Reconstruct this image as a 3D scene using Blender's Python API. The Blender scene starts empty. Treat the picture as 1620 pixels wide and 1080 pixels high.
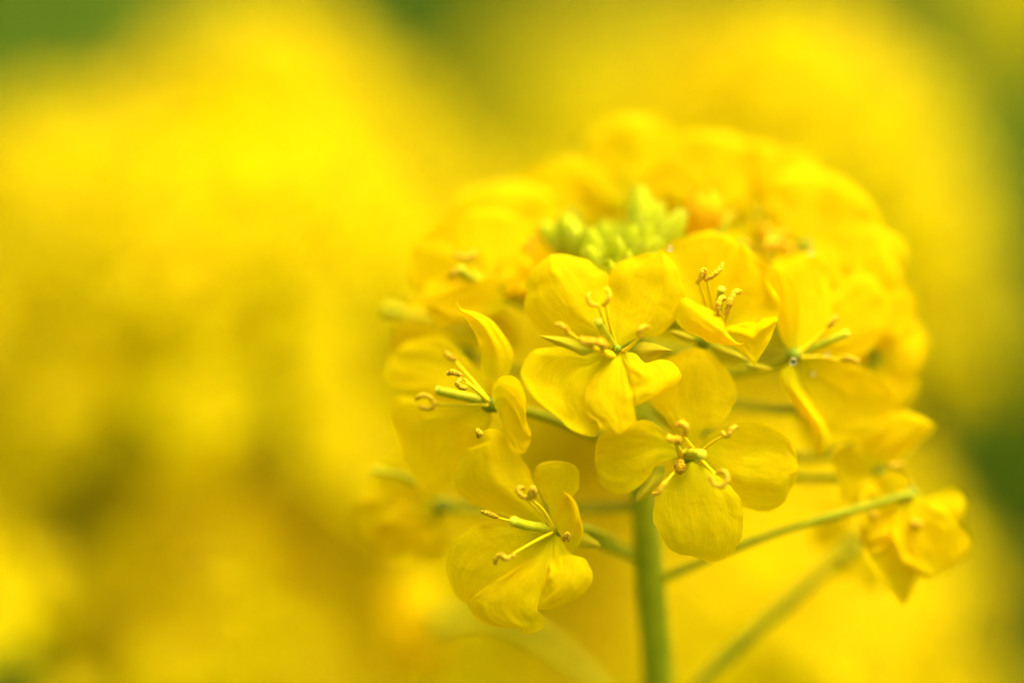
import bpy, math, random
import numpy as np
from mathutils import Vector, Matrix, noise

# ------------------------------------------------------------------ camera, sky, sun, exposure
scn = bpy.context.scene
COL = scn.collection
PITCH = math.radians(20.0)
DIST = 0.378                       # metres to the plane of sharp focus
LENS = 136.0
FOCUS = Vector((0.0, 0.0, 0.62))   # middle of the frame at the focus plane
F = Vector((0, math.cos(PITCH), -math.sin(PITCH)))
U = Vector((0, math.sin(PITCH), math.cos(PITCH)))
R = Vector((1, 0, 0))
CAM = FOCUS - F * DIST
cd = bpy.data.cameras.new('camera')
cam = bpy.data.objects.new('camera', cd)
COL.objects.link(cam)
cam.matrix_world = Matrix((( R.x, U.x, -F.x, CAM.x), (R.y, U.y, -F.y, CAM.y), (R.z, U.z, -F.z, CAM.z), (0, 0, 0, 1)))
cd.lens = LENS
cd.sensor_width = 36.0
cd.sensor_fit = 'HORIZONTAL'
cd.clip_start = 0.01
cd.clip_end = 400.0
cd.dof.use_dof = True
cd.dof.focus_distance = DIST
cd.dof.aperture_fstop = 3.3
scn.camera = cam

SUN_DIR = (R * 0.28 + U * 0.92 - F * 0.24).normalized()      # towards the sun
world = bpy.data.worlds.new('World')
scn.world = world
world.use_nodes = True
wn = world.node_tree
wn.nodes.clear()
sky = wn.nodes.new('ShaderNodeTexSky')
sky.sky_type = 'NISHITA'
sky.sun_disc = False
sky.sun_elevation = math.asin(SUN_DIR.z)
sky.sun_rotation = math.atan2(SUN_DIR.x, SUN_DIR.y)
sky.air_density = 0.4
sky.dust_density = 8.0
sky.ozone_density = 0.2
bg = wn.nodes.new('ShaderNodeBackground')
bg.inputs['Strength'].default_value = 0.15
wo = wn.nodes.new('ShaderNodeOutputWorld')
wn.links.new(sky.outputs[0], bg.inputs[0])
wn.links.new(bg.outputs[0], wo.inputs[0])
sd = bpy.data.lights.new('sun', 'SUN')
sd.energy = 0.5
sd.angle = math.radians(35)
sd.color = (1.0, 0.95, 0.86)
sun = bpy.data.objects.new('sun', sd)
sun.rotation_euler = (-SUN_DIR).to_track_quat('-Z', 'Y').to_euler()
sun.location = (0.5, -0.5, 2)
COL.objects.link(sun)
scn.view_settings.view_transform = 'Standard'
scn.view_settings.look = 'None'
scn.view_settings.exposure = 1.7
scn.view_settings.gamma = 1.0
scn.render.engine = 'CYCLES'
scn.cycles.use_denoising = True
scn.cycles.max_bounces = 11
scn.cycles.diffuse_bounces = 6
scn.cycles.transmission_bounces = 8
scn.cycles.glossy_bounces = 4
scn.cycles.sample_clamp_indirect = 6.0
scn.cycles.caustics_reflective = False
scn.cycles.caustics_refractive = False

MM = 0.001
rng = random.Random(11)


def P(px, py, d=0.0):
    """pixel of the 1620x1080 photograph + millimetres behind the focus plane -> point of the place"""
    if 5.0 < d < 60.0:
        d = 5.0 + (d - 5.0) * 0.66          # the head is a little flatter than first measured
    x = (px - 810.0) / 1620.0 * 36.0 / LENS
    y = -(py - 540.0) / 1620.0 * 36.0 / LENS
    return CAM + (F + R * x + U * y) * (DIST + d * MM)


def CV(x, y, z):
    """direction: right, up, towards the viewer"""
    return (R * x + U * y - F * z).normalized()


# ------------------------------------------------------------------ materials
def new_mat(name):
    m = bpy.data.materials.new(name)
    m.use_nodes = True
    m.node_tree.nodes.clear()
    return m, m.node_tree


def node(nt, t, **kw):
    n = nt.nodes.new(t)
    for k, v in kw.items():
        setattr(n, k, v)
    return n


def thin_mat(name, ca, cb, cc, trans, trans_col, rough=0.75, spec=0.03, vein=0.12, scale=900.0, bump=0.22, hue_jit=0.006, pollen=0.0):
    """thin plant tissue: colour ca at the base, cb over the blade, cc in blotches; lets light through"""
    m, nt = new_mat(name)
    L = nt.links.new
    uv = node(nt, 'ShaderNodeUVMap')
    sep = node(nt, 'ShaderNodeSeparateXYZ')
    L(uv.outputs[0], sep.inputs[0])
    geo = node(nt, 'ShaderNodeTexCoord')
    oi = node(nt, 'ShaderNodeObjectInfo')
    # blotches
    nz = node(nt, 'ShaderNodeTexNoise')
    nz.inputs['Scale'].default_value = scale * 0.35
    nz.inputs['Detail'].default_value = 3
    L(geo.outputs['Object'], nz.inputs['Vector'])
    r1 = node(nt, 'ShaderNodeMapRange')
    r1.inputs['From Min'].default_value = 0.42
    r1.inputs['From Max'].default_value = 0.72
    L(nz.outputs['Fac'], r1.inputs['Value'])
    mx = node(nt, 'ShaderNodeMix', data_type='RGBA')
    mx.inputs['A'].default_value = (*cb, 1)
    mx.inputs['B'].default_value = (*cc, 1)
    L(r1.outputs[0], mx.inputs['Factor'])
    # base tint along u
    r2 = node(nt, 'ShaderNodeMapRange', interpolation_type='SMOOTHSTEP')
    r2.inputs['From Min'].default_value = 0.02
    r2.inputs['From Max'].default_value = 0.42
    L(sep.outputs[0], r2.inputs['Value'])
    mb = node(nt, 'ShaderNodeMix', data_type='RGBA')
    mb.inputs['A'].default_value = (*ca, 1)
    L(mx.outputs['Result'], mb.inputs['B'])
    L(r2.outputs[0], mb.inputs['Factor'])
    # veins: run from base to edge, so they are stripes across v, disturbed by noise
    comb = node(nt, 'ShaderNodeCombineXYZ')
    mu = node(nt, 'ShaderNodeMath', operation='MULTIPLY')
    mu.inputs[1].default_value = 3.0
    L(sep.outputs[0], mu.inputs[0])
    mv = node(nt, 'ShaderNodeMath', operation='MULTIPLY')
    mv.inputs[1].default_value = 26.0
    L(sep.outputs[1], mv.inputs[0])
    L(mu.outputs[0], comb.inputs[0])
    L(mv.outputs[0], comb.inputs[1])
    L(oi.outputs['Random'], comb.inputs[2])
    vn = node(nt, 'ShaderNodeTexNoise')
    vn.inputs['Scale'].default_value = 1.6
    vn.inputs['Detail'].default_value = 4
    vn.inputs['Distortion'].default_value = 0.5
    L(comb.outputs[0], vn.inputs['Vector'])
    vr = node(nt, 'ShaderNodeMapRange')
    vr.inputs['From Min'].default_value = 0.0
    vr.inputs['From Max'].default_value = 0.16
    vr.inputs['To Min'].default_value = 1.0 - vein
    vr.inputs['To Max'].default_value = 1.0
    vs = node(nt, 'ShaderNodeMath', operation='SUBTRACT')
    vs.inputs[1].default_value = 0.5
    L(vn.outputs['Fac'], vs.inputs[0])
    va = node(nt, 'ShaderNodeMath', operation='ABSOLUTE')
    L(vs.outputs[0], va.inputs[0])
    L(va.outputs[0], vr.inputs['Value'])
    cz = node(nt, 'ShaderNodeTexNoise')
    cz.inputs['Scale'].default_value = scale * 0.55
    cz.inputs['Detail'].default_value = 4
    cz.inputs['Distortion'].default_value = 0.6
    L(geo.outputs['Object'], cz.inputs['Vector'])
    mul = node(nt, 'ShaderNodeMix', data_type='RGBA', blend_type='MULTIPLY')
    mul.inputs['Factor'].default_value = 1.0
    L(mb.outputs['Result'], mul.inputs['A'])
    L(vr.outputs[0], mul.inputs['B'])
    src = mul.outputs['Result']
    if pollen > 0:
        vo = node(nt, 'ShaderNodeTexVoronoi')
        vo.inputs['Scale'].default_value = 1100.0
        L(geo.outputs['Object'], vo.inputs['Vector'])
        pm = node(nt, 'ShaderNodeMapRange')
        pm.inputs['From Min'].default_value = 0.10
        pm.inputs['From Max'].default_value = 0.05
        L(vo.outputs['Distance'], pm.inputs['Value'])
        sepc = node(nt, 'ShaderNodeSeparateColor')
        L(vo.outputs['Color'], sepc.inputs[0])
        gt = node(nt, 'ShaderNodeMath', operation='GREATER_THAN')
        gt.inputs[1].default_value = 0.72
        L(sepc.outputs[0], gt.inputs[0])
        pmm = node(nt, 'ShaderNodeMath', operation='MULTIPLY')
        L(pm.outputs[0], pmm.inputs[0])
        L(gt.outputs[0], pmm.inputs[1])
        pk = node(nt, 'ShaderNodeMath', operation='MULTIPLY')
        pk.inputs[1].default_value = pollen
        L(pmm.outputs[0], pk.inputs[0])
        pmx = node(nt, 'ShaderNodeMix', data_type='RGBA')
        pmx.inputs['B'].default_value = (0.78, 0.46, 0.02, 1)
        L(pk.outputs[0], pmx.inputs['Factor'])
        L(src, pmx.inputs['A'])
        src = pmx.outputs['Result']
    hs = node(nt, 'ShaderNodeHueSaturation')
    hr = node(nt, 'ShaderNodeMapRange')
    hr.inputs['To Min'].default_value = 0.5 - hue_jit * 0.5
    hr.inputs['To Max'].default_value = 0.5 + hue_jit * 0.5
    L(oi.outputs['Random'], hr.inputs['Value'])
    L(hr.outputs[0], hs.inputs['Hue'])
    L(src, hs.inputs['Color'])
    # fine relief: cells + veins
    fz = node(nt, 'ShaderNodeTexNoise')
    fz.inputs['Scale'].default_value = scale * 4.0
    fz.inputs['Detail'].default_value = 2
    L(geo.outputs['Object'], fz.inputs['Vector'])
    ad = node(nt, 'ShaderNodeMath', operation='MULTIPLY_ADD')
    ad.inputs[1].default_value = 0.25
    L(fz.outputs['Fac'], ad.inputs[0])
    a2 = node(nt, 'ShaderNodeMath', operation='MULTIPLY_ADD')
    a2.inputs[1].default_value = 2.2
    L(cz.outputs['Fac'], a2.inputs[0])
    L(vr.outputs[0], a2.inputs[2])
    L(a2.outputs[0], ad.inputs[2])
    bp = node(nt, 'ShaderNodeBump')
    bp.inputs['Strength'].default_value = bump
    bp.inputs['Distance'].default_value = 0.0006
    L(ad.outputs[0], bp.inputs['Height'])
    pr = node(nt, 'ShaderNodeBsdfPrincipled')
    pr.inputs['Roughness'].default_value = rough
    pr.inputs['Specular IOR Level'].default_value = spec
    L(hs.outputs[0], pr.inputs['Base Color'])
    L(bp.outputs[0], pr.inputs['Normal'])
    tr = node(nt, 'ShaderNodeBsdfTranslucent')
    tm = node(nt, 'ShaderNodeMix', data_type='RGBA', blend_type='MULTIPLY')
    tm.inputs['Factor'].default_value = 1.0
    tm.inputs['B'].default_value = (*trans_col, 1)
    L(hs.outputs[0], tm.inputs['A'])
    L(tm.outputs['Result'], tr.inputs['Color'])
    L(bp.outputs[0], tr.inputs['Normal'])
    ms = node(nt, 'ShaderNodeMixShader')
    ms.inputs[0].default_value = trans
    L(pr.outputs[0], ms.inputs[1])
    L(tr.outputs[0], ms.inputs[2])
    out = node(nt, 'ShaderNodeOutputMaterial')
    L(ms.outputs[0], out.inputs[0])
    return m


def solid_mat(name, ca, cb, scale, rough=0.6, spec=0.1, bump=0.3, dist=0.0001, sss=0.0, lo=0.35, hi=0.65):
    m, nt = new_mat(name)
    L = nt.links.new
    geo = node(nt, 'ShaderNodeTexCoord')
    nz = node(nt, 'ShaderNodeTexNoise')
    nz.inputs['Scale'].default_value = scale
    nz.inputs['Detail'].default_value = 4
    L(geo.outputs['Object'], nz.inputs['Vector'])
    r1 = node(nt, 'ShaderNodeMapRange')
    r1.inputs['From Min'].default_value = lo
    r1.inputs['From Max'].default_value = hi
    L(nz.outputs['Fac'], r1.inputs['Value'])
    mx = node(nt, 'ShaderNodeMix', data_type='RGBA')
    mx.inputs['A'].default_value = (*ca, 1)
    mx.inputs['B'].default_value = (*cb, 1)
    L(r1.outputs[0], mx.inputs['Factor'])
    bp = node(nt, 'ShaderNodeBump')
    bp.inputs['Strength'].default_value = bump
    bp.inputs['Distance'].default_value = dist
    L(nz.outputs['Fac'], bp.inputs['Height'])
    pr = node(nt, 'ShaderNodeBsdfPrincipled')
    pr.inputs['Roughness'].default_value = rough
    pr.inputs['Specular IOR Level'].default_value = spec
    if sss > 0:
        pr.inputs['Subsurface Weight'].default_value = sss
        pr.inputs['Subsurface Radius'].default_value = (1.0, 0.8, 0.15)
        pr.inputs['Subsurface Scale'].default_value = 0.0008
    L(mx.outputs['Result'], pr.inputs['Base Color'])
    L(bp.outputs[0], pr.inputs['Normal'])
    out = node(nt, 'ShaderNodeOutputMaterial')
    L(pr.outputs[0], out.inputs[0])
    return m


M_PETAL = thin_mat('petal_yellow', (0.80, 0.72, 0.001), (0.92, 0.715, 0.0), (0.92, 0.67, 0.0), 0.6, (1.0, 0.94, 0.5), vein=0.12, pollen=0.8)
M_LEMON = thin_mat('petal_lemon_bounce_offset', (0.80, 0.75, 0.001), (0.865, 0.755, 0.0), (0.865, 0.72, 0.0), 0.6, (1.0, 0.97, 0.5), vein=0.07)  # petal yellow shifted to lemon, offsetting orange bounced light in the blurred heads
M_SEPAL = thin_mat('sepal_yellow_green', (0.42, 0.47, 0.01), (0.62, 0.56, 0.01), (0.66, 0.50, 0.008), 0.4, (1.0, 0.95, 0.5), vein=0.2)
M_BUDSEPAL = thin_mat('bud_sepal_green', (0.22, 0.31, 0.002), (0.62, 0.66, 0.01), (0.78, 0.76, 0.05), 0.3, (1.0, 1.0, 0.5), vein=0.2)
M_LEAF = thin_mat('leaf_green', (0.10, 0.18, 0.003), (0.07, 0.135, 0.001), (0.10, 0.16, 0.002), 0.35, (1.0, 1.1, 0.3), rough=0.75, spec=0.06, vein=0.3, scale=60, bump=0.3)
M_ORANGE = thin_mat('bud_petal_orange', (0.80, 0.58, 0.002), (0.90, 0.58, 0.002), (0.90, 0.47, 0.002), 0.4, (1.0, 0.8, 0.4), vein=0.15)
M_STEM = solid_mat('stem_green', (0.27, 0.33, 0.002), (0.36, 0.39, 0.004), 500, 0.65, 0.08, 0.25, sss=0.15)
M_PEDICEL = solid_mat('pedicel_green', (0.28, 0.31, 0.002), (0.36, 0.36, 0.003), 700, 0.65, 0.08, 0.2, sss=0.2)
M_FIL = solid_mat('filament_yellow', (0.82, 0.64, 0.001), (0.84, 0.60, 0.001), 900, 0.65, 0.08, 0.15)
M_ANTHER = solid_mat('anther_tan', (0.86, 0.56, 0.015), (0.74, 0.38, 0.005), 3500, 0.9, 0.03, 1.0, 0.0003)
M_ANTHER_OLD = solid_mat('anther_brown', (0.82, 0.56, 0.02), (0.56, 0.31, 0.004), 4200, 0.9, 0.03, 1.0, 0.0004)
M_PISTIL = solid_mat('pistil_green', (0.38, 0.39, 0.003), (0.50, 0.47, 0.004), 900, 0.65, 0.08, 0.2, sss=0.3)
M_STIGMA = solid_mat('stigma_pale', (0.68, 0.60, 0.008), (0.58, 0.52, 0.004), 5000, 0.7, 0.2, 0.6, sss=0.3)
M_NECTAR = solid_mat('nectary_green', (0.14, 0.20, 0.004), (0.26, 0.30, 0.004), 1500, 0.55, 0.1, 0.2)
M_GROUND = solid_mat('soil_with_moss', (0.04, 0.07, 0.004), (0.08, 0.08, 0.015), 14, 0.95, 0.1, 0.8, 0.02)

m, nt = new_mat('water')
g = node(nt, 'ShaderNodeBsdfGlass')
g.inputs['IOR'].default_value = 1.33
g.inputs['Roughness'].default_value = 0.0
o_ = node(nt, 'ShaderNodeOutputMaterial')
nt.links.new(g.outputs[0], o_.inputs[0])
M_WATER = m


# ------------------------------------------------------------------ mesh helpers
class MB:
    """collects grids and tubes (with uv) and links them as one mesh"""

    def __init__(self):
        self.v, self.f, self.uv, self.mi = [], [], [], []

    def grid(self, pts, mi=0):
        """pts[i][j] with i along the length (u) and j across (v)"""
        nu, nv = len(pts), len(pts[0])
        b = len(self.v)
        for i in range(nu):
            for j in range(nv):
                self.v.append(tuple(pts[i][j]))
        for i in range(nu - 1):
            for j in range(nv - 1):
                q = ((i, j), (i, j + 1), (i + 1, j + 1), (i + 1, j))
                self.f.append(tuple(b + a * nv + c for a, c in q))
                self.uv.extend((a / (nu - 1), c / (nv - 1)) for a, c in q)
                self.mi.append(mi)
        return self

    def tube(self, pts, rad, seg=8, mi=0, cap=True):
        pts = [Vector(p) for p in pts]
        n = len(pts)
        if not hasattr(rad, '__len__'):
            rad = [rad] * n
        b = len(self.v)
        up = None
        for i, p in enumerate(pts):
            t = (pts[min(i + 1, n - 1)] - pts[max(i - 1, 0)])
            t = t.normalized() if t.length > 1e-12 else Vector((0, 0, 1))
            if up is None:
                a = Vector((0, 0, 1)) if abs(t.z) < 0.9 else Vector((1, 0, 0))
                up = (a - t * a.dot(t)).normalized()
            else:
                up = (up - t * up.dot(t)).normalized()
            w = t.cross(up)
            for k in range(seg):
                an = 2 * math.pi * k / seg
                self.v.append(tuple(p + (up * math.cos(an) + w * math.sin(an)) * rad[i]))
        for i in range(n - 1):
            for k in range(seg):
                k2 = (k + 1) % seg
                self.f.append((b + i * seg + k, b + i * seg + k2, b + (i + 1) * seg + k2, b + (i + 1) * seg + k))
                self.uv.extend(((i / (n - 1), k / seg), (i / (n - 1), (k + 1) / seg), ((i + 1) / (n - 1), (k + 1) / seg), ((i + 1) / (n - 1), k / seg)))
                self.mi.append(mi)
        if cap:
            for i0, rev in ((0, True), (n - 1, False)):
                ring = [b + i0 * seg + k for k in range(seg)]
                if rev:
                    ring.reverse()
                self.f.append(tuple(ring))
                self.uv.extend((0.5, 0.5) for _ in ring)
                self.mi.append(mi)
        return self

    def ball(self, c, r, mi=0, seg=12, rings=8, axis=None, squash=1.0):
        ax = Vector(axis).normalized() if axis is not None else Vector((0, 0, 1))
        c = Vector(c)
        pts, rad = [], []
        for i in range(rings + 1):
            a = math.pi * i / rings
            pts.append(c - ax * (math.cos(a) * r * squash))
            rad.append(max(math.sin(a) * r, r * 0.02))
        return self.tube(pts, rad, seg, mi)

    def mesh(self, name, mats):
        me = bpy.data.meshes.new(name)
        me.from_pydata(self.v, [], self.f)
        for mt in mats:
            me.materials.append(mt)
        if len(mats) > 1:
            me.polygons.foreach_set('material_index', self.mi)
        me.polygons.foreach_set('use_smooth', [True] * len(self.f))
        ul = me.uv_layers.new(name='UVMap')
        ul.data.foreach_set('uv', [c for t in self.uv for c in t])
        me.update()
        return me


def link(name, data, parent=None, mat=None):
    o = bpy.data.objects.new(name, data)
    COL.objects.link(o)
    if parent is not None:
        o.parent = parent
    if mat is not None:
        o.matrix_local = mat
    return o


def shift(mb, off):
    ox, oy, oz = off
    mb.v = [(a - ox, b - oy, c - oz) for a, b, c in mb.v]
    return mb


def catmull(pts, n, closed=False):
    """n points evenly spaced along a smooth curve through pts (tuples of any length)"""
    p = [np.array(a, dtype=float) for a in pts]
    if len(p) == 2:
        return [p[0] + (p[1] - p[0]) * t for t in np.linspace(0, 1, n)]
    ext = [2 * p[0] - p[1]] + p + [2 * p[-1] - p[-2]]
    dense = []
    for i in range(1, len(ext) - 2):
        a, b, c, d = ext[i - 1], ext[i], ext[i + 1], ext[i + 2]
        for k in range(12):
            t = k / 12
            dense.append(0.5 * (2 * b + (c - a) * t + (2 * a - 5 * b + 4 * c - d) * t * t + (3 * b - a - 3 * c + d) * t ** 3))
    dense.append(p[-1])
    dense = np.array(dense)
    s = np.concatenate([[0], np.cumsum(np.linalg.norm(np.diff(dense, axis=0), axis=1))])
    q = np.linspace(0, s[-1], n)
    return [np.array([np.interp(x, s, dense[:, k]) for k in range(dense.shape[1])]) for x in q]


# ------------------------------------------------------------------ shared petals of loose flowers (flower axis = local z)
def petal_width(t):
    """relative half width from base (0) to tip (1): narrow claw, broad round limb"""
    if t < 0.22:
        return 0.13 + 0.10 * (t / 0.22) ** 2
    s = (t - 0.22) / 0.78
    return 0.23 * (1 - s) ** 3 + (math.sin(math.pi * min(1, s * 0.80 + 0.20) ** 1.15)) ** 0.62 * min(1.0, 0.45 + s * 1.9) if s < 1 else 0.0


def petal_mesh(seed, length=9.2, half=3.9, spread=72, nu=14, nv=9, curl=0.9, mat=None):
    rg = random.Random(seed)
    ph = [rg.uniform(0, 6.28) for _ in range(6)]
    a1 = math.radians(spread + rg.uniform(-10, 10))
    rows = []
    x = z = 0.0
    px_, pz_ = 0.4, 0.0
    n = nu - 1
    for i in range(nu):
        t = i / n
        ang = math.radians(18) + (a1 - math.radians(18)) * min(1, max(0, (t - 0.12) / 0.4)) ** 1.2 + math.radians(14) * max(0, t - 0.6) * rg.uniform(0.8, 1.3)
        if i:
            px_ += math.sin(ang) * length / n
            pz_ += math.cos(ang) * length / n
        w = petal_width(t) * half
        row = []
        for j in range(nv):
            v = j / (nv - 1) * 2 - 1
            e = (0.45 * math.sin(v * 5 + t * 6 + ph[0]) + 0.3 * math.sin(v * 9 - t * 8 + ph[1])) * 0.55 * t * (0.3 + abs(v))
            dz = curl * v * v * (0.6 * math.sin(ph[2]) + 0.2) * t + e - 0.5 * (1 - math.sqrt(v * v + 0.03)) * t
            # rounded tip: the edge columns end earlier
            back = (v * v) * 1.6 * max(0, t - 0.5) / 0.5
            lx = px_ - back * math.sin(ang)
            lz = pz_ - back * math.cos(ang)
            row.append((lx - dz * math.cos(ang) * MM * 0 , v * w, lz + dz))
        rows.append([(a * MM, b * MM, c * MM) for a, b, c in row])
    return MB().grid(rows).mesh('petal', [mat or M_PETAL])


PETALS = [petal_mesh(100 + k, spread=rng.uniform(62, 86), length=rng.uniform(8.6, 9.8), half=rng.uniform(3.5, 4.1)) for k in range(10)]
PETALS_LEMON = [petal_mesh(200 + k, spread=rng.uniform(62, 86), length=rng.uniform(8.6, 9.8), half=rng.uniform(3.5, 4.1), mat=M_LEMON) for k in range(10)]


def sepal_mesh(seed, mat):
    rg = random.Random(seed)
    rows = []
    for i in range(8):
        t = i / 7
        a = math.radians(35 + 25 * t)
        w = 0.95 * math.sin(math.pi * min(1, 0.12 + t * 0.88)) ** 0.7
        rows.append([((0.6 + 6.0 * t * math.sin(a)) * MM, v * w * MM, (6.0 * t * math.cos(a) - 0.5 + 0.35 * abs(v)) * MM) for v in (-1, -0.5, 0, 0.5, 1)])
    return MB().grid(rows).mesh('sepal', [mat])


SEPAL = sepal_mesh(1, M_SEPAL)


def stamen_mesh(seed, short=False, old=True):
    rg = random.Random(seed)
    ln = 5.0 if short else 6.6
    lean = 0.45 if short else 0.16
    pts = [(0.5 + lean * ln * (t ** 1.5), 0, ln * t) for t in (0, .25, .5, .75, 1)]
    mb = MB().tube([(a * MM, b * MM, c * MM) for a, b, c in pts], [0.22 * MM, 0.2 * MM, 0.18 * MM, 0.16 * MM, 0.13 * MM], 6, 0)
    tx, _, tz = pts[-1]
    an = [(tx - 0.9, 0.3, tz - 0.7), (tx - 0.5, 0.0, tz + 0.25), (tx + 0.15, 0, tz + 0.55), (tx + 0.8, 0.1, tz + 0.15), (tx + 0.9, 0.2, tz - 0.5)]
    pa = catmull(an, 9)
    mb.tube([tuple(q * MM) for q in pa], [0.16 * MM, .26 * MM, .3 * MM, .28 * MM, .3 * MM, .3 * MM, .28 * MM, .24 * MM, .14 * MM], 7, 1)
    return mb.mesh('stamen', [M_FIL, M_ANTHER_OLD if old else M_ANTHER])


STAMEN_L = stamen_mesh(3, False, False)
STAMEN_S = stamen_mesh(4, True, True)
_mb = MB().tube([(0, 0, 0), (0, 0, 2 * MM), (0.1 * MM, 0, 4.5 * MM), (0.15 * MM, 0, 6.2 * MM)], [0.45 * MM, 0.55 * MM, 0.5 * MM, 0.35 * MM], 8, 0)
_mb.ball((0.15 * MM, 0, 6.5 * MM), 0.5 * MM, 1, 8, 6, squash=0.6)
PISTIL = _mb.mesh('pistil', [M_PISTIL, M_STIGMA])
RECEPT = MB().ball((0, 0, -0.4 * MM), 0.85 * MM, 0, 10, 6, squash=1.2).mesh('flower', [M_NECTAR])

_mb = MB().ball((0, 0, -0.4 * MM), 0.85 * MM, 0, 8, 5, squash=1.2)
for k in range(6):
    _a = math.radians(60 * k + 7 * (k % 2))
    _l = 4.6 if k in (0, 3) else 6.2
    _q = [Vector((math.cos(_a) * r_, math.sin(_a) * r_, z_)) * MM for r_, z_ in ((0.5, 0), (0.9, _l * 0.5), (1.7, _l))]
    _mb.tube(_q, [0.2 * MM, 0.17 * MM, 0.13 * MM], 5, 1)
    _t = Vector((-math.sin(_a), math.cos(_a), 0)) * MM
    _mb.tube([_q[2] - _t * 0.8 - Vector((0, 0, 0.3 * MM)), _q[2] + Vector((0, 0, 0.25 * MM)), _q[2] + _t * 0.8 - Vector((0, 0, 0.3 * MM))], [0.16 * MM, 0.28 * MM, 0.16 * MM], 6, 2)
RECEPT_FULL = _mb.mesh('flower', [M_NECTAR, M_FIL, M_ANTHER])


def frame(n, roll, loc):
    n = Vector(n).normalized()
    a = Vector((0, 0, 1)) if abs(n.z) < 0.95 else Vector((0, 1, 0))
    x = (a - n * a.dot(n)).normalized()
    y = n.cross(x)
    c, s = math.cos(roll), math.sin(roll)
    X, Y = x * c + y * s, y * c - x * s
    return Matrix(((X.x, Y.x, n.x, loc[0]), (X.y, Y.y, n.y, loc[1]), (X.z, Y.z, n.z, loc[2]), (0, 0, 0, 1)))


def loose_flower(parent, loc, normal, roll, scale, rg, detail=True, stem_to=None, petals=None):
    """a flower made of shared petals; loc is relative to the parent"""
    o = link('flower', RECEPT if detail else RECEPT_FULL, parent, frame(normal, roll, loc) @ Matrix.Scale(scale, 4))
    for k in range(4):
        a = math.radians(45 + 90 * k + rg.uniform(-12, 12) + (9 if k % 2 else -9))
        tilt = Matrix.Rotation(math.radians(rg.uniform(-12, 12)), 4, 'Y')
        link('petal', rg.choice(petals or PETALS), o, Matrix.Rotation(a, 4, 'Z') @ tilt @ Matrix.Scale(rg.uniform(0.92, 1.08), 4))
    if detail:
        for k in range(4):
            link('sepal', SEPAL, o, Matrix.Rotation(math.radians(90 * k + rg.uniform(-8, 8)), 4, 'Z'))
        for k in range(6):
            link('stamen', STAMEN_S if k in (0, 3) else STAMEN_L, o, Matrix.Rotation(math.radians(60 * k + rg.uniform(-10, 10)), 4, 'Z'))
    link('pistil', PISTIL, o)
    if stem_to is not None:
        inv = (frame(normal, roll, loc) @ Matrix.Scale(scale, 4)).inverted()
        a = Vector(loc)
        b = Vector(stem_to)
        n = Vector(normal).normalized()
        ctrl = a - n * (b - a).length * 0.45
        pts = []
        for i in range(9):
            t = i / 8
            pts.append(inv @ (a * (1 - t) ** 2 + ctrl * (2 * t * (1 - t)) + b * t * t))
        mb = MB().tube(pts, [0.62 * MM / scale] * 9, 7)
        link('pedicel', mb.mesh('pedicel', [M_PEDICEL]), o)
    return o


def bud_meshes():
    out = []
    for k in range(4):
        rg = random.Random(60 + k)
        mb = MB()
        L_ = 5.2 + k * 0.5
        for q in range(4):
            a0 = math.pi / 2 * q
            rows = []
            for i in range(9):
                t = i / 8
                r = 1.5 * math.sin(math.pi * (0.10 + 0.83 * t)) ** 0.62 * (1 - 0.18 * t)
                row = []
                for j in range(6):
                    aa = a0 + (j / 5 - 0.5) * math.radians(98) * (1 - 0.15 * t)
                    edge = abs(j / 5 - 0.5) * 2
                    rr = r * (1.0 + 0.10 * (1 - edge ** 2) + (0.03 if q % 2 else 0))
                    row.append((rr * math.cos(aa) * MM, rr * math.sin(aa) * MM, L_ * t * MM))
                rows.append(row)
            mb.grid(rows)
        out.append(mb.mesh('bud', [M_BUDSEPAL]))
    return out


BUDS = bud_meshes()


def bud(parent, loc, axis, scale, k, roll=0.0):
    return link('bud', BUDS[k % 4], parent, frame(axis, roll, loc) @ Matrix.Scale(scale, 4))


def leaf_rows(length, half, bend, seed, nu=9):
    rg = random.Random(seed)
    rows = []
    x = z = 0.0
    ang = math.radians(rg.uniform(25, 50))
    for i in range(nu):
        t = i / (nu - 1)
        if i:
            x += math.sin(ang) * length / (nu - 1)
            z += math.cos(ang) * length / (nu - 1)
            ang += bend / (nu - 1)
        w = half * (math.sin(math.pi * min(1, 0.14 + 0.86 * t)) ** 0.8) * (1 + 0.12 * math.sin(t * 20 + seed))
        rows.append([(x, v * w, z + abs(v) * w * 0.25 + 0.06 * w * math.sin(t * 17 + v * 3 + seed)) for v in (-1, -0.5, 0, 0.5, 1)])
    return rows


LEAVES = [MB().grid(leaf_rows(0.11 + 0.02 * k, 0.018 + 0.004 * (k % 3), math.radians(60 + 12 * k), 7 + k)).mesh('leaf', [M_LEAF]) for k in range(4)]


# ------------------------------------------------------------------ the setting
gm = MB().grid([[(x, y, 0.012 * math.sin(x * 3.1 + y * 1.7) * math.cos(y * 2.3) if abs(x) < 8 and abs(y) < 8 else 0.0)
                 for x in (-150, -40, -8, -4, -2, -1, -0.5, 0, 0.5, 1, 2, 4, 8, 40, 150)]
                for y in (-150, -40, -8, -4, -2, -1, 0, 0.5, 1, 1.5, 2, 3, 4, 8, 40, 150)])
ground = link('ground', gm.mesh('ground', [M_GROUND]))
ground['kind'] = 'structure'

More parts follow.
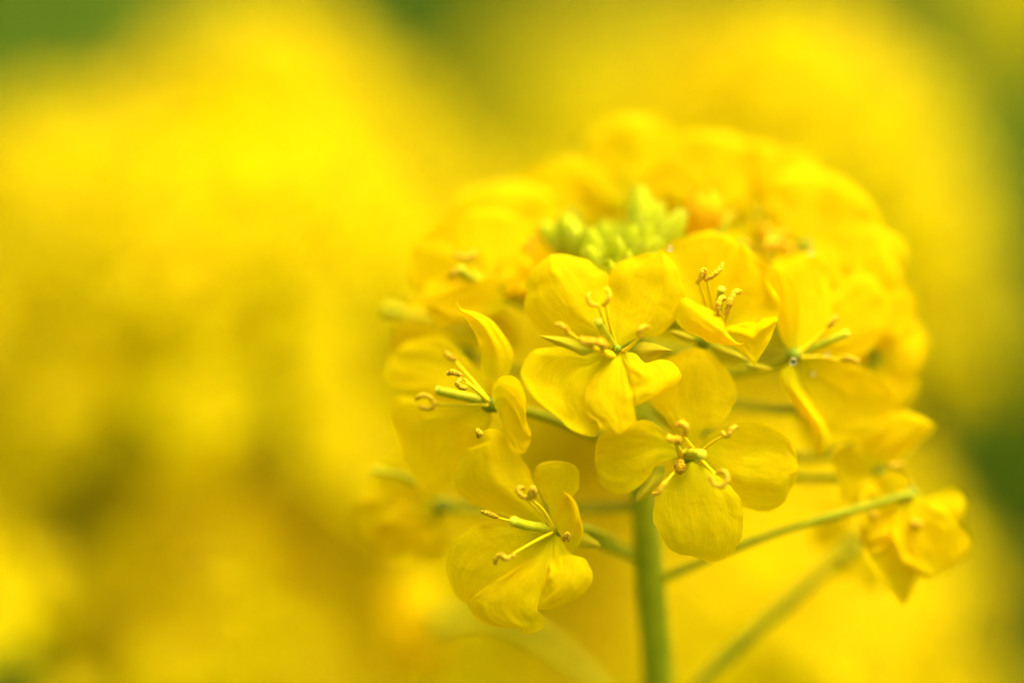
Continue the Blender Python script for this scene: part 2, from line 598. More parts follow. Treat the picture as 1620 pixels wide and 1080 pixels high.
# low leaf rosettes that cover the field's floor: nobody could count them
um = MB()
ur = random.Random(5)
for q in range(2600):
    y = 0.35 + 5.2 * ur.random() ** 1.3
    x = ur.uniform(-1, 1) * (0.45 + 0.35 * y)
    hz = ur.uniform(0.0, 0.42) if y > 0.55 else ur.uniform(0, 0.25)
    rows = leaf_rows(ur.uniform(0.10, 0.19), ur.uniform(0.018, 0.036), math.radians(ur.uniform(40, 110)), q, 6)
    rot = Matrix.Translation((x, y, hz)) @ Matrix.Rotation(ur.uniform(0, 6.28), 4, 'Z')
    um.grid([[rot @ Vector(p) for p in r] for r in rows])
und = link('undergrowth', um.mesh('undergrowth', [M_LEAF]))
und['kind'] = 'stuff'
und['label'] = 'dense dark green leaves of the field behind the flowers'
und['category'] = 'foliage'


# ------------------------------------------------------------------ rapeseed plants behind, out of focus
def plant_behind(px, py, d, n_flowers, spread, seed, label, lean=(0, 0), drop=1.25, detail=False, inc0=26, bs=1.0):
    rg = random.Random(seed)
    apex = P(px, py, d)
    base = Vector((apex.x + rg.uniform(-0.03, 0.03), apex.y + rg.uniform(-0.02, 0.03), 0.0))
    root = link('rapeseed_plant', None)
    root.location = base
    root['label'] = label
    root['category'] = 'plant'
    root['group'] = 'rapeseed plants out of focus behind the sharp flower head'
    ax = Vector((lean[0], lean[1], 1)).normalized()
    top = apex - base
    low = top - ax * 0.10
    # stem
    cp = [Vector((0, 0, -0.01)), Vector((low.x * 0.4, low.y * 0.4, low.z * 0.5)), low, top - ax * 0.05, top - ax * 0.002]
    pts = catmull([tuple(c) for c in cp], 26)
    rad = [(3.2 - 2.2 * (i / 25)) * MM for i in range(26)]
    link('stem', MB().tube([tuple(q) for q in pts], rad, 8).mesh('stem', [M_STEM]), root)
    for k in range(9):
        h = 0.08 + 0.35 * k / 9
        a = k * 2.4 + rg.uniform(-.3, .3)
        q = pts[int(25 * min(0.98, h / max(top.z, 0.2)))]
        link('leaf', LEAVES[k % 4], root, Matrix.Translation(tuple(q)) @ Matrix.Rotation(a, 4, 'Z') @ Matrix.Scale(rg.uniform(0.7, 1.2), 4))
    e1 = Vector((1, 0, 0))
    e1 = (e1 - ax * e1.dot(ax)).normalized()
    e2 = ax.cross(e1)
    for k in range(16):
        a = k * 2.39996
        r = 0.9 * math.sqrt(k) * MM
        q = top + (e1 * math.cos(a) + e2 * math.sin(a)) * r * 1.4 + ax * (2.5 - 0.35 * k) * MM
        bud(root, q, ax + (e1 * math.cos(a) + e2 * math.sin(a)) * (0.10 * math.sqrt(k)), (0.62 + 0.03 * k) * bs, k)
    for k in range(n_flowers):
        a = k * 2.39996 + rg.uniform(-.25, .25)
        t = k / max(1, n_flowers - 1)
        out = (e1 * math.cos(a) + e2 * math.sin(a))
        inc = math.radians(inc0 + (92 - inc0) * t ** 0.8 + rg.uniform(-7, 7))
        ln = (13 + 13 * min(1, t * 1.8)) * spread * rg.uniform(0.88, 1.08) * MM
        root_p = top - ax * (4 + drop * k) * MM
        c = root_p + (ax * math.cos(inc) + out * math.sin(inc)) * ln
        nrm = ax * math.cos(inc * 0.9) + out * math.sin(inc * 0.9)
        loose_flower(root, c, nrm, rg.uniform(0, 6.28), rg.uniform(0.92, 1.1), rg, detail, root_p, PETALS_LEMON)
    return root


plant_behind(345, 370, 112, 64, 1.10, 21, 'blurred rapeseed plant whose big yellow flower head fills the picture left of the sharp one', drop=0.5, inc0=40, bs=1.5)
plant_behind(400, 170, 175, 48, 1.0, 22, 'blurred rapeseed plant whose head shows yellow above the big left-hand head', drop=0.6)
plant_behind(110, 320, 165, 48, 1.05, 23, 'blurred rapeseed plant whose yellow head lies at the left picture edge', drop=0.6)
plant_behind(1235, 170, 140, 60, 1.0, 24, 'blurred rapeseed plant whose large round yellow head fills the upper right corner', drop=0.55)
plant_behind(1225, 770, 130, 80, 1.0, 25, 'blurred rapeseed plant whose yellow head glows low behind the long slanting flower stalks', drop=0.5)
plant_behind(750, 460, 190, 54, 1.1, 26, 'blurred rapeseed plant whose yellow head shows between the large left and right heads', drop=0.7)
plant_behind(960, 150, 330, 36, 1.0, 27, 'far blurred rapeseed plant glowing yellow-green above the sharp flower head', drop=0.6)
plant_behind(590, 860, 140, 68, 0.95, 28, 'blurred rapeseed plant whose yellow head lies low below the sharp flowers', drop=0.5)
plant_behind(880, 700, 170, 56, 1.05, 29, 'blurred rapeseed plant whose yellow head lies directly behind the sharp green stem', drop=0.7)
plant_behind(-150, 930, 75, 16, 0.6, 30, 'blurred rapeseed plant cut by the lower left picture corner', drop=0.8)
plant_behind(1215, 950, 112, 56, 0.8, 31, 'far blurred rapeseed plant whose head shows yellow at the bottom, right of the stem', drop=0.5)
plant_behind(850, 950, 210, 50, 0.9, 32, 'far blurred rapeseed plant whose head shows yellow-green at the bottom, left of the stem', drop=0.5)
plant_behind(330, 860, 102, 44, 0.5, 33, 'blurred rapeseed plant whose small yellow head lies low under the big left-hand head', drop=0.5)
plant_behind(1690, -40, 330, 20, 0.9, 34, 'far blurred rapeseed plant showing as olive haze in the upper right corner', drop=0.6)
plant_behind(150, 590, 155, 60, 0.95, 35, 'blurred rapeseed plant whose yellow head lies under the head at the left picture edge', drop=0.5)

# ------------------------------------------------------------------ the sharp plant
STEM_PTS = [(1046, 1330, 34), (1042, 1080, 24), (1030, 930, 18), (1020, 800, 15), (1008, 650, 15), (995, 520, 16), (985, 430, 17)]
stem_w = [P(*q) for q in STEM_PTS]
sdir = ((stem_w[0] - stem_w[1]).normalized() * 0.5 + Vector((0, 0, -1)) * 0.5).normalized()
HB = stem_w[0] + sdir * (stem_w[0].z / -sdir.z)
hero = link('rapeseed_plant', None)
hero.location = HB
hero['label'] = 'sharp rapeseed plant in front with round head of yellow flowers on upright green stem'
hero['category'] = 'plant'
slen = (HB - stem_w[0]).length
pts = catmull([tuple(HB + sdir * 0.01)] + [tuple(stem_w[0] + sdir * slen * k) for k in (0.8, 0.6, 0.4, 0.25, 0.14, 0.07, 0.03)] + [tuple(q) for q in stem_w], 150)
rad = []
for i in range(150):
    t = i / 149
    rad.append((2.6 - 1.1 * t - (0.9 * max(0, t - 0.95) / 0.05) + 0.05 * math.sin(i * 0.7)) * MM)
hstem = link('stem', shift(MB().tube([tuple(q) for q in pts], rad, 18), HB).mesh('stem', [M_STEM]), hero)
for k in range(8):
    q = Vector(tuple(pts[15 + 11 * k])) - HB
    link('leaf', LEAVES[k % 4], hero, Matrix.Translation(q) @ Matrix.Rotation(k * 2.4 + 0.8, 4, 'Z') @ Matrix.Scale(1.15 - 0.07 * k, 4))


def stem_at(d_up):
    """point on the sharp stem, d_up = pixel row"""
    for a, b in zip(STEM_PTS[:-1], STEM_PTS[1:]):
        if b[1] <= d_up <= a[1]:
            t = (a[1] - d_up) / (a[1] - b[1])
            return P(*[a[i] + (b[i] - a[i]) * t for i in range(3)])
    return stem_w[-1]


class Crop:
    def __init__(self, x0, y0, s):
        self.x0, self.y0, self.s = x0, y0, s

    def __call__(self, p):
        return (self.x0 + p[0] / self.s, self.y0 + p[1] / self.s)


C1 = Crop(820, 390, 3.482)
C2 = Crop(1040, 350, 4.318)
C3 = Crop(930, 540, 3.0)
C4 = Crop(690, 660, 3.085)
C5 = Crop(600, 460, 3.273)
C6 = Crop(1200, 380, 3.0)
C7 = Crop(1290, 620, 3.084)
C8 = Crop(840, 280, 4.765)
CX = Crop(0, 0, 1.0)


class Flower:
    """one flower of the sharp head, its petals measured one by one"""

    def __init__(self, px, py, d, label=None, back=None, stem_row=None, pedicel=True, pr=0.46):
        self.c = P(px, py, d)
        self.o = link('flower', None, hero)
        self.o.location = self.c - HB
        n = (back if back is not None else CV(0, 0, 1))
        mb = MB().ball(self.c, 0.8 * MM, 0, 10, 6, axis=n, squash=1.2)
        link('receptacle', shift(mb, self.c).mesh('receptacle', [M_NECTAR]), self.o)
        if label:
            self.o['label'] = label
        self.seed = int(px * 7 + py * 13)
        if pedicel:
            end = stem_at(stem_row)
            a = self.c - n * 0.6 * MM
            ctrl = a - n * (end - a).length * 0.42
            pts = [a * (1 - t) ** 2 + ctrl * (2 * t * (1 - t)) + end * t * t for t in [i / 14 for i in range(15)]]
            mb = MB().tube(pts, [(pr + 0.25 * max(0, 1 - i / 2) + 0.1 * i / 14) * MM for i in range(15)], 9)
            link('pedicel', shift(mb, self.c).mesh('pedicel', [M_PEDICEL]), self.o)

    def patch(self, crop, base, tip, left, right, depth, curl=(0, 0), fold=0.0, vc=0.0, ripple=0.22, nu=46, nv=27, bulge=0.0):
        self.seed += 17
        rg = random.Random(self.seed)
        ph = [rg.uniform(0, 6.28) for _ in range(8)]
        Lp = catmull([crop(base)] + [crop(p) for p in left] + [crop(tip)], nu)
        Rp = catmull([crop(base)] + [crop(p) for p in right] + [crop(tip)], nu)
        d0, dm, d1 = depth
        rows = []
        for i in range(nu):
            u = i / (nu - 1)
            # base and tip are not quite points: keeps the mesh clean
            a, b = Lp[i], Rp[i]
            dc = d0 * (1 - u) * (1 - 2 * u) + dm * 4 * u * (1 - u) + d1 * u * (2 * u - 1)
            row = []
            for j in range(nv):
                s = j / (nv - 1)
                v = s * 2 - 1
                q = a + (b - a) * s
                env = min(1.0, u * 2.2) * min(1.0, (1 - u) * 3.5 + 0.15)
                e = 0.25 + 0.75 * v * v
                d = dc
                d += (curl[0] if v < 0 else curl[1]) * v * v * env
                vv = v - vc
                d += fold * (math.sqrt(vv * vv + 0.004) - 0.5) * env
                d += bulge * (1 - v * v) * env
                d += 2.6 * ripple * env * (0.4 + 0.6 * abs(v)) * noise.noise(Vector((u * 2.6, v * 1.5, ph[0] * 9)))
                d += 1.3 * ripple * env * e * noise.noise(Vector((u * 6.5, v * 3.6, ph[1] * 9)))
                d += 0.30 * ripple * env * noise.noise(Vector((u * 5.0, v * 9.0, ph[2] * 9)))
                # slight raggedness of the rim
                rim = 0.035 * noise.noise(Vector((u * 9.0, ph[5] * 7, 0 if v < 0 else 5))) + 0.012 * noise.noise(Vector((u * 30.0, ph[6] * 7, 0 if v < 0 else 5)))
                k = v * abs(v) * rim * min(1.0, 3 * u)
                qx = q[0] + (b[0] - a[0]) * k
                qy = q[1] + (b[1] - a[1]) * k
                row.append(P(qx, qy, d))
            rows.append(row)
        return rows

    def petal(self, crop, base, tip, left, right, depth, label=None, extra=None, **kw):
        mb = MB().grid(self.patch(crop, base, tip, left, right, depth, **kw))
        if extra:
            for ex in extra:
                ex = dict(ex)
                mb.grid(self.patch(crop, **ex))
        o = link('petal', shift(mb, self.c).mesh('petal', [M_PETAL]), self.o)
        if label:
            o['label'] = label
        return o

    def round_petal(self, ang, h, w, d0, d1, cx=None, cy=None, mid=None, **kw):
        """petal seen nearly face on: from the flower's centre in direction ang (degrees, 90 = up), h long, w wide, in pixels"""
        rg = random.Random(self.seed + int(ang) * 3)
        ca, sa = math.cos(math.radians(ang)), -math.sin(math.radians(ang))
        L_, R_ = [], []
        for t, k in ((0.12, 0.12), (0.30, 0.30), (0.46, 0.72), (0.62, 0.97), (0.78, 0.98), (0.90, 0.78), (0.975, 0.42)):
            x = h * t
            for lst, s in ((L_, -1), (R_, 1)):
                wj = w * 0.5 * k * rg.uniform(0.92, 1.08)
                lst.append((cx + ca * x - sa * wj * s, cy + sa * x + ca * wj * s))
        tip = (cx + ca * h, cy + sa * h)
        dm = mid if mid is not None else (d0 + d1) / 2
        kw.setdefault('nu', 20)
        kw.setdefault('nv', 13)
        kw.setdefault('ripple', 0.42)
        return self.petal(CX, (cx, cy), tip, L_, R_, (d0, dm, d1), **kw)

    def sepal(self, crop, base, tip, left, right, depth, **kw):
        mb = MB().grid(self.patch(crop, base, tip, left, right, depth, nu=16, nv=9, ripple=0.08, fold=kw.pop('fold', 0.5), **kw))
        return link('sepal', shift(mb, self.c).mesh('sepal', [M_SEPAL]), self.o)

    def stamen(self, crop, fil, anther, d0, d1, old=False, r=0.24, fr=0.16, dz=0.5):
        rg = random.Random(self.seed + int(anther[0][0]))
        mb = MB()
        if fil:
            f2 = catmull([crop(p) for p in fil], 10)
            pts = [P(q[0], q[1], d0 + (d1 - d0) * i / 9) for i, q in enumerate(f2)]
            mb.tube(pts, [(fr * 1.35 - fr * 0.65 * i / 9) * MM for i in range(10)], 8, 0)
        n = 22
        a2 = catmull([crop(p) for p in anther], n)
        pts, rad = [], []
        for i, q in enumerate(a2):
            t = i / (n - 1)
            pts.append(P(q[0] + rg.uniform(-.25, .25), q[1] + rg.uniform(-.25, .25), d1 - dz * math.sin(math.pi * t)))
            rad.append(r * MM * (0.35 + 0.65 * math.sin(math.pi * (0.08 + 0.84 * t)) ** 0.4) * rg.uniform(0.86, 1.12))
        nb = len(mb.v)
        mb.tube(pts, rad, 10, 1)
        for i in range(nb, len(mb.v)):
            c0 = pts[min(n - 1, (i - nb) // 10)]
            p0 = Vector(mb.v[i])
            mb.v[i] = tuple(c0 + (p0 - c0) * rg.uniform(0.78, 1.2))
        return link('stamen', shift(mb, self.c).mesh('stamen', [M_FIL, M_ANTHER_OLD if old else M_ANTHER]), self.o)

    def pistil(self, crop, pts2, d0, d1, r0, r1, rs):
        q2 = catmull([crop(p) for p in pts2], 12)
        pts = [P(q[0], q[1], d0 + (d1 - d0) * i / 11) for i, q in enumerate(q2)]
        mb = MB().tube(pts, [(r0 + (r1 - r0) * (i / 11)) * MM for i in range(12)], 12, 0)
        ax = (pts[-1] - pts[-2]).normalized()
        mb.ball(pts[-1] + ax * 0.05 * MM, rs * MM, 1, 12, 8, axis=ax, squash=0.6)
        return link('pistil', shift(mb, self.c).mesh('pistil', [M_PISTIL, M_STIGMA]), self.o)


# ---- flower A: the sharp one in the middle, facing us
A = Flower(976, 556, 2.5, 'sharpest flower in the middle, facing the viewer with four spread petals', CV(-0.1, 0.45, 0.85), 560)
A.petal(C1, (512, 545), (175, 45), [(430, 505), (330, 497), (240, 496), (170, 487), (100, 450), (50, 380), (33, 310), (48, 257), (36, 212), (60, 158), (110, 95)],
        [(512, 500), (506, 430), (502, 340), (500, 250), (492, 160), (440, 115), (380, 80), (300, 50), (232, 40)],
        (1.5, 2.0, 3.2), curl=(0.2, 0.2), fold=1.5, vc=0.0)
A.petal(C1, (540, 545), (785, 20), [(515, 480), (500, 400), (494, 300), (492, 225), (494, 165), (540, 105), (600, 65), (680, 38), (745, 35)],
        [(575, 545), (620, 518), (680, 500), (740, 497), (800, 465), (850, 420), (895, 360), (924, 285), (905, 210), (880, 125), (830, 60)],
        (1.5, 2.2, 3.0), curl=(0.5, 0.2), fold=1.5, vc=0.4)
A.petal(C1, (505, 605), (262, 985), [(440, 583), (390, 590), (345, 600), (300, 575), (230, 552), (160, 552), (80, 575), (28, 640), (15, 690), (40, 760), (80, 820), (150, 885), (190, 898), (232, 948)],
        [(490, 640), (455, 690), (410, 760), (385, 850), (400, 930), (452, 1015), (405, 1044), (320, 1028)],
        (1.0, -2.2, -2.8), curl=(0.6, 1.2), fold=-2.0, vc=0.1)
A.petal(C1, (560, 580), (560, 1040), [(520, 605), (475, 640), (445, 680), (400, 740), (370, 800), (362, 870), (385, 925), (430, 960), (455, 1000), (505, 1030)],
        [(590, 650), (615, 730), (632, 810), (643, 880), (648, 930), (652, 985), (615, 1015)],
        (0.8, -2.6, -3.4), curl=(0.7, 0.0), ripple=0.26,
        extra=[dict(base=(562, 580), tip=(644, 882), left=[(588, 650), (613, 730), (630, 810)],
                    right=[(610, 583), (650, 592), (685, 632), (720, 643), (780, 622), (850, 642), (898, 705), (880, 758), (820, 800), (720, 845)],
                    depth=(0.7, -1.9, -2.9), curl=(0.0, 0.4), bulge=-0.5, ripple=0.3)])
A.sepal(C1, (420, 575), (110, 490), [(380, 530), (260, 500), (180, 492)], [(370, 598), (330, 600), (210, 545), (150, 512)], (2.6, 1.6, 1.2))
A.sepal(C1, (610, 570), (850, 572), [(650, 535), (700, 525), (780, 545)], [(650, 600), (690, 627), (770, 598)], (2.6, 1.4, 0.8))
A.stamen(C1, [(522, 545), (480, 440), (440, 325)], [(400, 255), (385, 275), (390, 302), (410, 322), (442, 325)], 1.0, -3.2)
A.stamen(C1, [(535, 540), (505, 440), (478, 325)], [(486, 230), (499, 262), (497, 290), (483, 310), (462, 322)], 1.0, -3.2)
A.stamen(C1, [(530, 575), (420, 560), (330, 510), (278, 468)], [(205, 430), (235, 432), (262, 450), (275, 484)], 1.0, -3.6)
A.stamen(C1, [(525, 590), (460, 580), (390, 540)], [(345, 505), (362, 525), (390, 520), (412, 530), (395, 550)], 1.0, -4.5, r=0.36, fr=0.24)
A.stamen(C1, [(530, 600), (490, 595), (450, 560)], [(432, 530), (452, 530), (474, 545), (462, 560)], 1.0, -4.8, r=0.40, fr=0.26)
A.stamen(C1, [(565, 585), (610, 555), (672, 498)], [(672, 502), (664, 470), (690, 442), (718, 444)], 1.0, -3.2)
A.pistil(C1, [(525, 560), (485, 490), (440, 415)], 1.2, -2.6, 0.50, 0.40, 0.46)
mb = MB().ball(P(*C1((545, 562)), 0.4), 0.42 * MM, 0, 10, 8)
link('nectary', shift(mb, A.c).mesh('nectary', [M_NECTAR]), A.o)

# ---- flower B: cup-shaped, upper right of A
B = Flower(1113, 540, 7, 'cup-shaped sharp flower with ruffled petals right of the middle flower', CV(0.25, 0.65, 0.6), 520)
B.petal(C2, (400, 720), (330, 65), [(300, 660), (210, 560), (130, 430), (70, 310), (25, 205), (60, 180), (100, 140), (150, 118), (180, 110), (238, 78)],
        [(440, 640), (470, 500), (520, 330), (560, 200), (552, 145), (500, 100), (440, 90)], (6, 6.0, 7.5), curl=(-2.2, 0.8), fold=0.9, vc=0.7)
B.petal(C2, (430, 720), (705, 280), [(460, 580), (500, 400), (545, 220), (565, 145), (600, 165), (645, 205)],
        [(520, 740), (620, 720), (740, 690), (825, 640), (845, 560), (800, 475), (772, 430), (774, 350), (750, 302)], (6, 5.5, 6.0), curl=(0.5, -3.0), fold=0.7, vc=-0.5)
B.petal(C2, (440, 735), (818, 690), [(475, 722), (560, 698), (640, 685), (705, 655), (760, 655), (815, 650)],
        [(500, 820), (560, 880), (620, 940), (668, 985), (700, 925), (760, 830)], (4.5, 1.6, 1.8), curl=(-0.9, 0.4), fold=-1.2, vc=-0.3)
B.petal(C2, (120, 640), (605, 832), [(150, 540), (190, 525), (250, 548), (330, 585), (385, 612), (456, 682), (470, 740), (540, 826)],
        [(135, 690), (190, 745), (280, 785), (345, 825), (440, 840), (540, 846)], (3.5, -0.6, 0.4), curl=(1.8, 1.8), fold=0.0, ripple=0.28)
B.sepal(C2, (340, 825), (640, 955), [(430, 845), (540, 890)], [(380, 880), (500, 940)], (4.5, 3.5, 3.5))
B.sepal(C2, (300, 800), (60, 745), [(230, 775), (140, 745)], [(230, 830), (130, 790)], (4.5, 4.0, 3.5))
B.sepal(C2, (560, 960), (800, 1005), [(660, 965), (740, 990)], [(640, 1010), (740, 1020)], (5, 4.5, 4.5))
B.stamen(C2, [(380, 700), (330, 560), (285, 425)], [(272, 425), (300, 375), (316, 328), (330, 345), (322, 398)], 5, 1.4, r=0.24)
B.stamen(C2, [(395, 690), (365, 540), (340, 405)], [(325, 404), (385, 368), (430, 325), (450, 285)], 5, 1.2, r=0.24)
B.stamen(C2, [(430, 720), (425, 640)], [(420, 640), (412, 595), (425, 545), (445, 520), (462, 538)], 3, 0.6, r=0.30)
B.stamen(C2, [(450, 720), (480, 620)], [(470, 640), (490, 570), (518, 500), (550, 480), (568, 488)], 3, 0.6, r=0.32)
B.pistil(C2, [(405, 720), (420, 600), (436, 468)], 5, 2.2, 0.42, 0.36, 0.42)

# ---- flower C: below right, in front of the stem
Cf = Flower(1090, 722, 3.5, 'wide open flower in front of the stem, below the middle flower', CV(0.15, 0.05, 1), 640)
Cf.petal(C3, (500, 520), (520, 28), [(440, 450), (350, 350), (280, 250), (285, 150), (350, 92), (425, 62), (446, 46)],
         [(540, 430), (600, 405), (650, 370), (690, 300), (700, 240), (680, 170), (640, 110), (580, 50)], (3, 2.6, 5.0), curl=(1.6, 0.8), fold=-0.8)
Cf.petal(C3, (455, 535), (32, 565), [(390, 450), (310, 385), (210, 375), (110, 420), (62, 440), (38, 490)],
         [(400, 555), (330, 578), (290, 640), (240, 690), (180, 720), (110, 715), (55, 665)], (3, 1.2, 2.6), curl=(0.8, 0.8), fold=-1.0)
Cf.petal(C3, (530, 540), (1000, 590), [(560, 455), (620, 420), (690, 395), (760, 385), (850, 388), (930, 440), (980, 512)],
         [(585, 620), (640, 705), (700, 770), (780, 795), (850, 800), (930, 770), (955, 715), (988, 655)], (3, 2.0, 2.8), curl=(-1.0, 0.6), fold=0.9, vc=0.35, ripple=0.26)
Cf.petal(C3, (495, 570), (575, 1050), [(430, 605), (370, 660), (325, 730), (315, 800), (330, 890), (370, 970), (430, 1010), (500, 1020)],
         [(590, 620), (680, 690), (730, 760), (745, 850), (730, 930), (690, 1000), (630, 1040)], (2.6, -0.6, 1.0), curl=(0.6, 0.8), fold=-0.6)
Cf.sepal(C3, (365, 585), (230, 762), [(320, 600), (262, 680), (228, 735)], [(365, 640), (310, 710), (262, 752)], (3.5, 2.4, 2.2))
Cf.stamen(C3, [(500, 510), (470, 470), (445, 440)], [(422, 402), (445, 390), (466, 408), (462, 445)], 2, -3.0, r=0.34)
Cf.stamen(C3, [(445, 545), (432, 515), (420, 485)], [(385, 448), (392, 470), (412, 462), (432, 468), (436, 484)], 2, -3.0, r=0.34, fr=0.28)
Cf.stamen(C3, [(545, 520), (590, 480), (645, 448)], [(634, 430), (660, 448), (686, 412), (711, 406)], 2, -2.4, r=0.28, old=True)
Cf.stamen(C3, [(540, 565), (575, 600), (605, 630)], [(580, 636), (592, 668), (620, 686), (650, 676), (664, 648), (645, 618), (612, 622)], 2, -3.4, r=0.28, old=True)
Cf.stamen(C3, [(450, 570), (410, 620), (375, 660)], [(378, 655), (352, 688), (336, 718), (312, 722)], 2, -2.0, r=0.24)
Cf.stamen(C3, None, [(432, 575), (440, 595), (436, 612)], 2, 0.2, r=0.55)
Cf.pistil(C3, [(462, 535), (500, 533), (540, 537)], 2.5, -3.2, 0.56, 0.50, 0.52)

# ---- flower D: below left
D = Flower(878, 838, 3.0, 'lowest sharp flower, its petals hanging and its anthers turned brown', CV(-0.35, 0.1, 0.9), 890)
D.petal(C4, (560, 540), (255, 58), [(450, 505), (340, 475), (210, 435), (125, 385), (88, 310), (100, 240), (148, 155), (188, 150), (200, 85)],
        [(530, 450), (475, 310), (420, 200), (370, 130), (330, 78), (292, 58)], (2.5, 2.0, 2.0), curl=(0.8, 0.6), fold=1.4, vc=0.1)
D.petal(C4, (580, 535), (620, 215), [(540, 420), (492, 335), (478, 272), (500, 232), (558, 212)],
        [(610, 480), (640, 420), (668, 385), (690, 350), (704, 300), (692, 252), (660, 226)], (2.5, 1.6, 2.0), curl=(0.3, -1.0),
        extra=[dict(base=(592, 555), tip=(625, 368), left=[(580, 480), (600, 410)], right=[(640, 612), (662, 600), (678, 540), (672, 470), (652, 400)], depth=(2.0, 1.2, 0.8), nu=20, nv=13),
               dict(base=(660, 655), tip=(616, 362), left=[(652, 620), (676, 555), (672, 475), (650, 405)], right=[(700, 620), (719, 560), (704, 480), (684, 415), (650, 374)], depth=(0.6, 0.2, 0.4), nu=22, nv=9, bulge=-0.7)])
D.petal(C4, (560, 555), (150, 910), [(480, 552), (400, 540), (250, 525), (150, 550), (80, 620), (50, 720), (62, 800), (95, 872)],
        [(570, 620), (540, 740), (450, 840), (340, 890), (230, 900)], (2.4, 0.6, 2.0), curl=(0.6, 0.4), fold=-0.5)
D.petal(C4, (575, 565), (440, 1055), [(500, 650), (400, 720), (280, 800), (168, 885), (165, 930), (200, 985), (280, 1020), (370, 1025)],
        [(572, 650), (548, 770), (512, 880), (497, 938), (520, 970), (525, 1015), (490, 1045)], (2.2, -0.4, 0.6), curl=(0.9, 0.0), ripple=0.26,
        extra=[dict(base=(577, 565), tip=(497, 938), left=[(571, 650), (547, 770), (511, 880)],
                    right=[(615, 600), (660, 665), (728, 690), (765, 760), (745, 830), (680, 890), (590, 928)],
                    depth=(2.1, -0.2, -0.1), curl=(0.0, 0.7), bulge=-0.5, ripple=0.3)])
D.sepal(C4, (660, 560), (805, 630), [(720, 560), (780, 598)], [(690, 630), (770, 640)], (4, 3, 3))
D.stamen(C4, [(570, 545), (510, 470), (440, 400)], [(430, 348), (410, 342), (400, 358), (412, 378), (442, 396)], 1.5, -2.0, old=True, r=0.25)
D.stamen(C4, [(572, 540), (520, 450), (465, 400)], [(480, 392), (482, 360), (470, 343), (458, 368), (460, 402)], 1.5, -2.0, old=True, r=0.25)
D.stamen(C4, [(560, 545), (430, 520), (300, 490)], [(225, 462), (250, 466), (275, 478), (298, 486)], 1.5, 0.5, old=True, r=0.26)
D.stamen(C4, [(565, 560), (470, 610), (375, 665)], [(290, 712), (294, 685), (318, 670), (335, 690), (365, 678), (384, 672)], 1.5, -2.2, old=True, r=0.26)
D.stamen(C4, None, [(622, 600), (634, 572), (646, 572), (646, 600)], 1, 0.2, old=True, r=0.24)
D.pistil(C4, [(570, 545), (500, 535), (430, 525), (378, 506)], 2.2, -3.0, 0.54, 0.46, 0.48)

# ---- flower E: left, seen from the side
E = Flower(775, 640, 3.5, 'flower left of the middle one with long green pistil and one upright twisted petal', CV(-0.75, 0.1, 0.6), 720)
E.petal(C5, (605, 480), (402, 38), [(535, 420), (525, 310), (492, 215), (442, 142), (404, 100)],
        [(655, 450), (692, 370), (690, 300), (640, 220), (580, 152), (510, 112), (440, 98), (412, 78)], (2.5, 1.6, 2.0), curl=(0.8, 0.8), fold=0.7)
E.petal(C5, (560, 570), (55, 340), [(420, 545), (240, 510), (90, 495), (30, 450), (32, 395)],
        [(550, 470), (490, 390), (410, 300), (330, 248), (240, 235), (140, 265)], (4, 9, 13), curl=(0.8, 0.5), fold=-0.8, ripple=0.3)
E.petal(C5, (560, 600), (228, 1015), [(430, 585), (250, 560), (90, 540), (50, 620), (80, 740), (130, 880), (178, 968)],
        [(580, 670), (520, 760), (460, 850), (425, 908), (370, 970), (300, 1000)], (4, 6, 8), curl=(0.6, -0.6), fold=1.2)
E.petal(C5, (590, 570), (786, 765), [(590, 490), (640, 440), (705, 450), (742, 500), (762, 580), (762, 655), (784, 722)],
        [(620, 650), (650, 730), (695, 795), (740, 845), (775, 805)], (3, 1.5, 3.0), curl=(-0.8, 0.5), fold=-0.9)
E.stamen(C5, [(565, 575), (500, 510), (440, 455)], [(355, 430), (378, 420), (405, 428), (428, 440)], 2, 1.5, old=True, r=0.28)
E.stamen(C5, [(565, 570), (510, 520), (450, 475)], [(425, 452), (405, 475), (420, 497), (452, 503)], 2, 0.8, old=True, r=0.28)
E.stamen(C5, [(560, 560), (470, 450), (390, 360)], [(340, 320), (362, 340), (392, 358)], 2, 4.5, old=True, r=0.30)
E.stamen(C5, [(565, 590), (430, 590), (290, 590)], [(188, 565), (215, 542), (255, 545), (282, 575), (268, 606), (205, 602)], 2, 4.0, old=True, r=0.26)
E.stamen(C5, None, [(508, 722), (520, 742), (512, 752)], 2, 1.0, old=True, r=0.30)
E.pistil(C5, [(565, 585), (480, 555), (400, 538), (305, 516)], 2.5, 3.5, 0.50, 0.44, 0.46)

# ---- flower G: right, half turned away
G = Flower(1256, 563, 6.5, 'flower right of the cup-shaped one with drooping narrow front petal', CV(0.25, 0.25, 0.9), 600)
G.petal(C6, (155, 575), (285, 1030), [(112, 620), (108, 680), (150, 750), (190, 820), (235, 870), (255, 950)],
        [(180, 620), (202, 690), (250, 760), (300, 820), (335, 900), (346, 945), (322, 1000)], (6, 4.5, 4.5), fold=0.8, curl=(0.4, 0.4))
G.petal(C6, (165, 540), (98, 128), [(105, 450), (70, 320), (58, 210), (62, 140)], [(185, 460), (196, 330), (175, 225), (140, 160)], (7, 6, 6.5), fold=0.7)
G.petal(C6, (195, 560), (650, 800), [(330, 570), (500, 600), (610, 690), (640, 745)], [(210, 690), (300, 850), (350, 952), (450, 955), (580, 915)], (7, 9, 13), fold=-0.8, ripple=0.4)
G.petal(C6, (190, 530), (250, 55), [(150, 400), (100, 250), (65, 120), (120, 62)], [(330, 430), (345, 280), (330, 140), (300, 75)], (7, 10, 12), fold=0.9, ripple=0.5)
